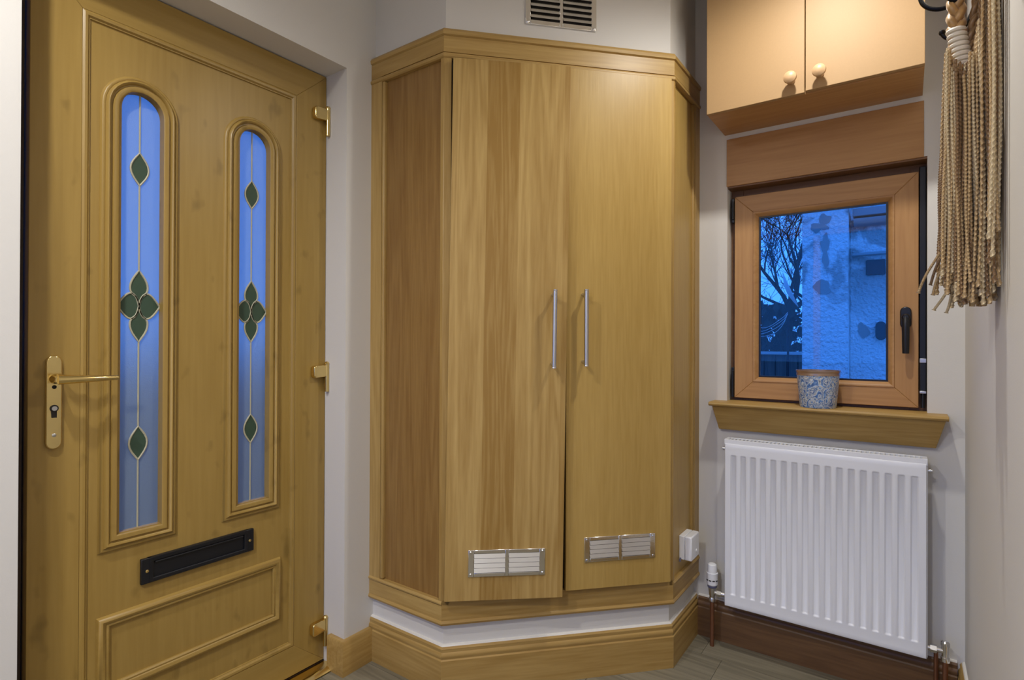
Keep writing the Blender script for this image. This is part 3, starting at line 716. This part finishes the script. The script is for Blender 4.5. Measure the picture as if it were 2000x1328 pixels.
# lockshield valve, right
lx = 1.6712
lv = MB().lathe([(.0075,.170),(.0115,.172),(.0115,.184),(.009,.187),(.0095,.215),(.0115,.219),(.0115,.230),(.007,.234)], (lx, -.068, 0), 'Z', 20).build('lockshield_valve', M['chrome'], rad_)
MB().cyl((rx1-.002, -.068, .203), (lx, -.068, .203), .0080, n=16).build('valve_tail', M['chrome'], lv)
MB().tube([(rx1+.008, -.068, .203), (rx1+.024, -.068, .203)], .0125, 6).build('union_nut', M['chrome'], lv)
MB().tube([(lx, -.068, 0), (lx, -.068, .172)], .0075, 14).build('pipe', M['copper'], rad_)
MB().tube([(lx-.022, -.045, 0), (lx-.022, -.045, .185)], .006, 14).build('pipe', M['copper'], rad_)

# ------------------------------------------------------------------ coat rack and tassel on the right wall
def smooth_path(pts, n=5):
    P = [Vector(p) for p in pts]; out = []
    for i in range(len(P)-1):
        a, b, c, d = P[max(i-1, 0)], P[i], P[i+1], P[min(i+2, len(P)-1)]
        for k in range(n):
            t = k/n; out.append(.5*((2*b)+(c-a)*t+(2*a-5*b+4*c-d)*t*t+(3*b-a-3*c+d)*t**3))
    return out+[P[-1]]
rack = thing('coat_rack', (XR, -.9, 1.95), 'wooden coat rack board with black double hooks on the right wall', 'coat rack')
MB().box(XR-.022, XR, -1.12, -.50, 1.865, 2.02).build('board', M['oaky'], rack, bevel=.003)
for y in (-.585, -.76, -.95):
    hk = MB().extrude(capsule(y, 1.885, 2.000, .010), XR-.022, XR-.027, lambda a, b, h: (h, a, b)).build('hook_plate', M['blackm'], rack, bevel=.001)
    bx0 = XR-.027
    up = [(bx0+.002, y, 1.955), (bx0-.02, y, 1.930), (bx0-.05, y, 1.921), (bx0-.075, y, 1.928), (bx0-.092, y, 1.946), (bx0-.098, y, 1.972)]
    MB().tube(smooth_path(up), .0048, 10).build('upper_hook', M['blackm'], hk)
    MB().lathe([(.002,-.007),(.0065,-.004),(.008,0),(.0065,.005),(.002,.007)], (up[-1][0], y, up[-1][2]+.004), 'Z', 14).build('hook_ball', M['blackm'], hk)
    lo = [(bx0+.002, y, 1.900), (bx0-.014, y, 1.866), (bx0-.030, y, 1.848), (bx0-.046, y, 1.850), (bx0-.055, y, 1.862)]
    MB().tube(smooth_path(lo), .0045, 10).build('lower_hook', M['blackm'], hk)
    MB().lathe([(.002,-.006),(.0058,-.0035),(.007,0),(.0058,.004),(.002,.006)], (lo[-1][0], y, lo[-1][2]+.003), 'Z', 14).build('hook_ball', M['blackm'], hk)
def cordmat(name, col, r=.38):
    m, nt, b = newmat(name); b.inputs['Base Color'].default_value = col; b.inputs['Roughness'].default_value = r
    b.inputs['Sheen Weight'].default_value = .35; b.inputs['Specular IOR Level'].default_value = .7; b.inputs['Metallic'].default_value = .15
    N = nt.nodes.new; tc = N('ShaderNodeTexCoord'); n = N('ShaderNodeTexNoise'); n.inputs['Scale'].default_value = 60
    mx = N('ShaderNodeMix'); mx.data_type = 'RGBA'; mx.inputs[6].default_value = tuple(c*.6 for c in col[:3])+(1,); mx.inputs[7].default_value = tuple(min(1, c*1.25) for c in col[:3])+(1,)
    nt.links.new(tc.outputs['Object'], n.inputs['Vector']); nt.links.new(n.outputs['Fac'], mx.inputs[0]); nt.links.new(mx.outputs[2], b.inputs['Base Color'])
    return m
CM = [cordmat('gold_cord', srgb(214,180,126)), cordmat('pale_gold_cord', srgb(238,210,164)), cordmat('brown_gold_cord', srgb(150,114,70))]
CB = cordmat('braid_gold', srgb(186,146,92))
tas = thing('tassel_rope', (1.67, -.76, 1.95), 'bundle of twisted gold cords with tasselled ends hanging from a hook', 'tassel')
TP = Vector((1.67, -.76, 1.95))
random.seed(21)
cordmesh = []
for v in range(9):
    pts = []; ph = random.uniform(0, 6.28); ph2 = random.uniform(0, 6.28); nseg = 170
    for i in range(nseg+1):
        t = i/nseg
        pts.append((.0030*math.sin(ph+t*5.5)*t**.5, .0035*math.cos(ph2+t*4.7)*t**.5, -t))
    mesh_ = MB().tube(pts, [.0029+(.0012 if i > nseg-4 else 0) for i in range(nseg+1)], 6, twist=1.0, lobes=2, amp=.17).mesh('cord', CM[v % 3], 60)
    cordmesh.append(mesh_)
def cord(x, y, z, L, tiltx=0, tilty=0, v=None):
    o = bpy.data.objects.new('cord', cordmesh[v if v is not None else random.randrange(9)]); COL.objects.link(o); o.parent = tas
    o.location = Vector((x, y, z))-TP; o.scale = (1, 1, L); o.rotation_euler = (tiltx, tilty, 0)
# front veil of cords hanging from the knot and the left leg
for i in range(120):
    u = (i+.5)/120
    x = 1.641+.066*u+random.uniform(-.003, .003); y = -.755+random.uniform(-.055, .045)
    zt = 1.735-.045*math.sin(math.pi*min(1, u*1.4))+(.14*max(0, u-.5)*2)+random.uniform(-.02, .02)
    if u > .72: zt = 1.93+random.uniform(0, .03)
    zb = 1.215+.05*abs(random.gauss(0, .6))+(.10*max(0, .18-u)/.18*random.random())
    # fan out a little from the knot to the hem
    cord(x+.006*(u-.3), y, zt, zt-zb, random.uniform(-.03, .03), rad(1.2)*(.45-u)+random.uniform(-.028, .028))
# strays at the left edge
for x, z0, L, ty_ in ((1.640,1.62,.33,.035), (1.637,1.60,.27,.03), (1.642,1.68,.36,.04), (1.636,1.66,.30,.02)): cord(x, -.75+random.uniform(-.03,.03), z0, L, 0, ty_)
for x, z0, L, ty_ in ((1.645,1.365,.13,.42), (1.652,1.37,.115,.36), (1.655,1.365,.13,.30), (1.660,1.30,.10,.40), (1.662,1.30,.10,.25)):
    cord(x, -.775, z0, L, .1, ty_)
# cords against the wall further along
for i in range(20):
    cord(1.700+random.uniform(0,.012), -.78-.005*i+random.uniform(-.01,.01), 1.93+random.uniform(-.03,.03), .60+random.uniform(-.12,.08), 0, random.uniform(-.01, .01))
# braided loop
def braid(path, amp, r, mat, turns):
    P = [Vector(p) for p in path]; out = []
    N_ = 60
    def at(t):
        f = t*(len(P)-1); i = min(int(f), len(P)-2); return P[i].lerp(P[i+1], f-i)
    for k in range(3):
        pts = []
        for i in range(N_+1):
            t = i/N_; a = 2*math.pi*(turns*t+k/3)
            pts.append(at(t)+Vector((amp*math.sin(a), amp*.6*math.sin(2*a), 0)))
        MB().tube(pts, r, 8).build('braid_strand', mat, tas, smooth=60)
braid([(1.662,-.752,2.00), (1.657,-.752,1.90), (1.656,-.752,1.80), (1.661,-.752,1.745), (1.671,-.752,1.695)], .0095, .0082, CB, 4.5)
braid([(1.671,-.756,1.695), (1.683,-.752,1.745), (1.694,-.752,1.84), (1.702,-.752,1.93), (1.690,-.752,1.985), (1.672,-.752,2.005)], .0075, .0068, CM[2], 6)
wr = plain('cream_binding', srgb(240,234,222), .4)
for i in range(8):
    t = i/7; p = Vector((1.656,-.754,1.785)).lerp(Vector((1.668,-.756,1.712)), t)
    MB().lathe([(.010,-.0055),(.0165,-.0035),(.0180,0),(.0165,.0035),(.010,.0055)], p, 'Z', 16).build('binding', wr, tas)

# ------------------------------------------------------------------ ceiling lamps
for i, (p, e, c, sr) in enumerate(LAMPS):
    wh = ('above the radiator', 'near the front door', 'behind the viewer, added as unseen fill')[i]
    r = thing('ceiling_lamp', (p[0], p[1], CEIL), 'small round ceiling spotlight '+wh, 'lamp', 'ceiling spotlights')
    MB().lathe([(.030,-.045),(.034,-.040),(.036,-.012),(.045,-.004),(.045,0)], (p[0], p[1], CEIL), 'Z', 28, cap=False).build('housing', M['steel'], r)
    ld = bpy.data.lights.new('lamp_light', 'SPOT'); ld.energy = e; ld.color = c; ld.shadow_soft_size = sr; ld.spot_size = rad(170); ld.spot_blend = 1
    lo = bpy.data.objects.new('lamp_light', ld); COL.objects.link(lo); lo.location = (p[0], p[1], p[2]-.035)

# ------------------------------------------------------------------ outside
gm = plain('outdoor_gravel', srgb(92,94,92), .9, bump=.3, bscale=30, var=.2, vscale=6)
mb = MB().box(-40, 40, .28, 60, -.25, -.13).box(-40, -.3, -40, .28, -.25, -.13).box(-.3, 40, -40, YB-.2, -.25, -.13)
tag(mb.build('ground', gm), 'dim gravel ground outside the house', 'ground', kind='structure')
def rendermat():
    m, nt, b = newmat('rough_white_render'); N = nt.nodes.new; L = nt.links; tc = N('ShaderNodeTexCoord')
    n = N('ShaderNodeTexNoise'); n.inputs['Scale'].default_value = 45; n.inputs['Detail'].default_value = 4; L.new(tc.outputs['Object'], n.inputs['Vector'])
    bp = N('ShaderNodeBump'); bp.inputs['Strength'].default_value = 1; bp.inputs['Distance'].default_value = .03; L.new(n.outputs['Fac'], bp.inputs['Height']); L.new(bp.outputs[0], b.inputs['Normal'])
    n2 = N('ShaderNodeTexNoise'); n2.inputs['Scale'].default_value = 3.1; n2.inputs['Detail'].default_value = 6; n2.inputs['Distortion'].default_value = .4; L.new(tc.outputs['Object'], n2.inputs['Vector'])
    r = N('ShaderNodeValToRGB'); r.color_ramp.elements[0].position = .54; r.color_ramp.elements[0].color = srgb(238,238,234); r.color_ramp.elements[1].position = .60; r.color_ramp.elements[1].color = srgb(176,174,168)
    L.new(n2.outputs['Fac'], r.inputs[0])
    # stains only high on the wall, where the old paint has come away
    sp = N('ShaderNodeSeparateXYZ'); L.new(tc.outputs['Object'], sp.inputs[0])
    mr = N('ShaderNodeMapRange'); mr.inputs[1].default_value = 1.35; mr.inputs[2].default_value = 1.75; L.new(sp.outputs['Z'], mr.inputs[0])
    mx = N('ShaderNodeMix'); mx.data_type = 'RGBA'; L.new(mr.outputs[0], mx.inputs[0]); mx.inputs[6].default_value = srgb(238,238,234); L.new(r.outputs[0], mx.inputs[7])
    L.new(mx.outputs[2], b.inputs['Base Color']); b.inputs['Roughness'].default_value = .95
    return m
RM = rendermat(); old = plain('bare_stone_patch', srgb(158,156,150), .95, bump=.5, bscale=60); dk = plain('dark_recess', srgb(34,34,36), .8); pv = plain('grey_gutter', srgb(150,152,150), .5)
bld = thing('outhouse', (1.4, 2.8, -.13), 'rough white rendered outbuilding seen through the window', 'building')
MB().box(.930, 1.232, 2.5, 5.5, -.13, 4.2).build('pier', RM, bld, bevel=.01)
MB().box(1.232, 4.5, 2.62, 5.5, -.13, 2.055).build('wall', RM, bld, bevel=.01)
MB().box(1.232, 4.5, 2.75, 5.5, 2.055, 4.2).build('upper_wall', RM, bld)
MB().box(1.235, 4.5, 2.66, 2.76, 1.80, 2.06).build('eaves_recess', dk, bld)
MB().box(1.250, 4.5, 2.56, 2.64, 1.785, 1.805).build('ledge', pv, bld, bevel=.004)
MB().sweep([(1.262, 0), (4.5, 0)], [(.058*math.cos(a), .058*math.sin(a)) for a in [rad(180+180*i/10) for i in range(11)]], lambda a, b, h: (a, 2.60+b, 2.055+h)).build('gutter', pv, bld)
MB().box(1.255, 4.5, 2.56, 2.70, 2.075, 2.13).build('fascia', pv, bld, bevel=.004)
random.seed(5)
def blob(cx, cz, rx, rz, y, n=36, j=.22):
    ph = [random.uniform(0, 6.28) for _ in range(4)]
    f = lambda t: 1+j*(.5*math.sin(2*t+ph[0])+.35*math.sin(3*t+ph[1])+.25*math.sin(5*t+ph[2])+.15*math.sin(9*t+ph[3]))
    pts = [(cx+rx*math.cos(2*math.pi*i/n)*f(2*math.pi*i/n), cz+rz*math.sin(2*math.pi*i/n)*f(2*math.pi*i/n)) for i in range(n)]
    return MB().extrude(pts, y, y+.006, lambda a, b, h: (a, h, b))
blob(1.065, 1.56, .058, .052, 2.496).build('bare_patch', old, bld)
blob(1.085, 1.84, .030, .10, 2.494, j=.6).build('bare_patch', old, bld)
blob(1.060, 2.03, .060, .05, 2.496, j=.8).build('bare_patch', old, bld)
MB().box(1.335, 1.455, 2.60, 2.66, 1.640, 1.752).build('vent_opening', dk, bld, bevel=.008)
blob(1.320, 1.235, .034, .055, 2.614, j=.3).build('bare_patch', old, bld)
MB().extrude(capsule(1.428, 1.165, 1.300, .033), 2.62, 2.565, lambda a, b, h: (a, h, b)).build('bulkhead_lamp', dk, bld, bevel=.008)
# satellite dish fixed to the corner of the outbuilding
dish = thing('satellite_dish', (.93, 2.75, 1.5), 'pale satellite dish seen edge-on beside the outbuilding', 'satellite dish')
mb = MB(); prof = [(.005, .03), (.05, .026), (.10, .014), (.15, 0), (.152, .004), (.10, .020), (.05, .032), (.005, .036)]
mb.lathe(prof, (0,0,0), 'Z', 32, cap=False)
R_ = Matrix.Rotation(rad(28), 3, 'Y') @ Matrix.Rotation(rad(90), 3, 'Y') @ Matrix.Rotation(rad(12), 3, 'X')
R_ = Matrix.Rotation(rad(-112), 3, 'Y') @ Matrix.Rotation(rad(6), 3, 'X')
mb.v = [tuple(R_ @ Vector(v)+Vector((.815, 2.75, 1.575))) for v in mb.v]
mb.build('reflector', plain('pale_dish', srgb(225,225,225), .6), dish)
MB().tube([(.84, 2.75, 1.56), (.89, 2.75, 1.52), (.928, 2.75, 1.50)], .012, 8).build('bracket', dk, dish)
# garden fence with a top rail
fen = thing('garden_fence', (.5, 4.2, -.13), 'low wooden board fence outside below the tree', 'fence')
fm = wood('weathered_board', srgb(70,66,60), srgb(120,112,100), 'Z', 1, .8)
MB().box(-1.6, .80, 4.14, 4.24, 1.02, 1.05).build('top_rail', plain('pale_rail', srgb(190,190,186), .5), fen, bevel=.004)
for i in range(22):
    x = -1.6+i*.108; MB().box(x, x+.1, 4.19+.006*(i % 2), 4.21+.006*(i % 2), -.13, 1.015).build('board', fm, fen, bevel=.003)
# bare tree
tree = thing('bare_tree', (-.25, 8.5, -.13), 'bare leafless tree against the dusk sky', 'tree')
bark = plain('dark_bark', srgb(62,54,46), .9, bump=.4, bscale=40)
random.seed(12)
trunk = MB(); br = MB()
trunk.tube([(-.25,8.5,-.13),(-.22,8.5,.8),(-.12,8.5,1.5),(-.05,8.5,1.9)], [.16,.13,.11,.09], 10)
def grow(mb, p, d, L, r, depth):
    pts = [p]; rs = [r]; q = Vector(p); dd = Vector(d).normalized()
    for i in range(5):
        dd = (dd+Vector((random.uniform(-.28,.28), random.uniform(-.28,.28), random.uniform(-.12,.2)))).normalized()
        q = q+dd*L/5; pts.append(q.copy()); rs.append(r*(1-.12*(i+1)))
    mb.tube(pts, [max(q_*.62, .0032) for q_ in rs], 5 if depth > 1 else 3, cap=False)
    if depth == 0: return
    for i in range(random.choice((4, 5))):
        k = random.randint(1, 5); nd = (dd+Vector((random.uniform(-1,1), random.uniform(-.8,.8), random.uniform(-.35,.9)))).normalized()
        grow(mb, pts[k], nd, L*random.uniform(.55,.8), rs[k]*.62, depth-1)
for d, L, r in (((-.5,.1,1), 1.3, .07), ((.35,0,1), 1.4, .07), ((-.9,-.2,.5), 1.2, .05), ((.8,.1,.5), 1.1, .05), ((0,.3,1), 1.6, .06)):
    grow(br, (-.08, 8.5, 1.75), d, L, r, 4)
trunk.build('trunk', bark, tree); br.build('branches', bark, tree)
# dark shrub under the tree
shr = thing('shrub', (.0, 7.6, -.13), 'dark twiggy shrub behind the garden fence', 'shrub')
tw = MB()
for i in range(26):
    x = random.uniform(-.75, .35); grow(tw, (x, 7.6+random.uniform(-.3,.3), -.13), (random.uniform(-.3,.3), 0, 1), random.uniform(1.0, 1.5), .022, 2)
tw.build('twigs', plain('shrub_twig', srgb(52,54,46), .9), shr)
hs = MB()
random.seed(8)
for i in range(900):
    x, y, z = random.gauss(-.2,.33), 7.7+random.uniform(-.3,.3), random.uniform(-.1, 1.75); s_ = random.uniform(.05,.11); a = random.uniform(0,6.28)
    u = Vector((math.cos(a), .3, math.sin(a)))*s_; v_ = Vector((-math.sin(a), .3, math.cos(a)))*s_*.5; c = Vector((x,y,z))
    hs.add([c-u, c+v_, c+u, c-v_], [(0,1,2,3)])
hs.build('leaves', plain('shrub_leaf', srgb(48,54,42), .8), shr)
# pale looped lines slung between two thin stakes
gl = thing('garden_line', (.45, 3.6, -.13), 'pale looped cords slung between two stakes outside', 'cord')
for x in (.22, .66): MB().tube([(x, 3.62, -.13), (x, 3.62, 1.44)], .010, 8).build('stake', dk, gl)
plm = plain('pale_line', srgb(200,200,200), .6)
for k in range(4):
    MB().tube([(.22+.44*t, 3.60, 1.43-(.13+.035*k)*math.sin(math.pi*t)**.7+.012*math.sin(9*t+k)) for t in [i/16 for i in range(17)]], .0028, 6).build('strand', plm, gl)
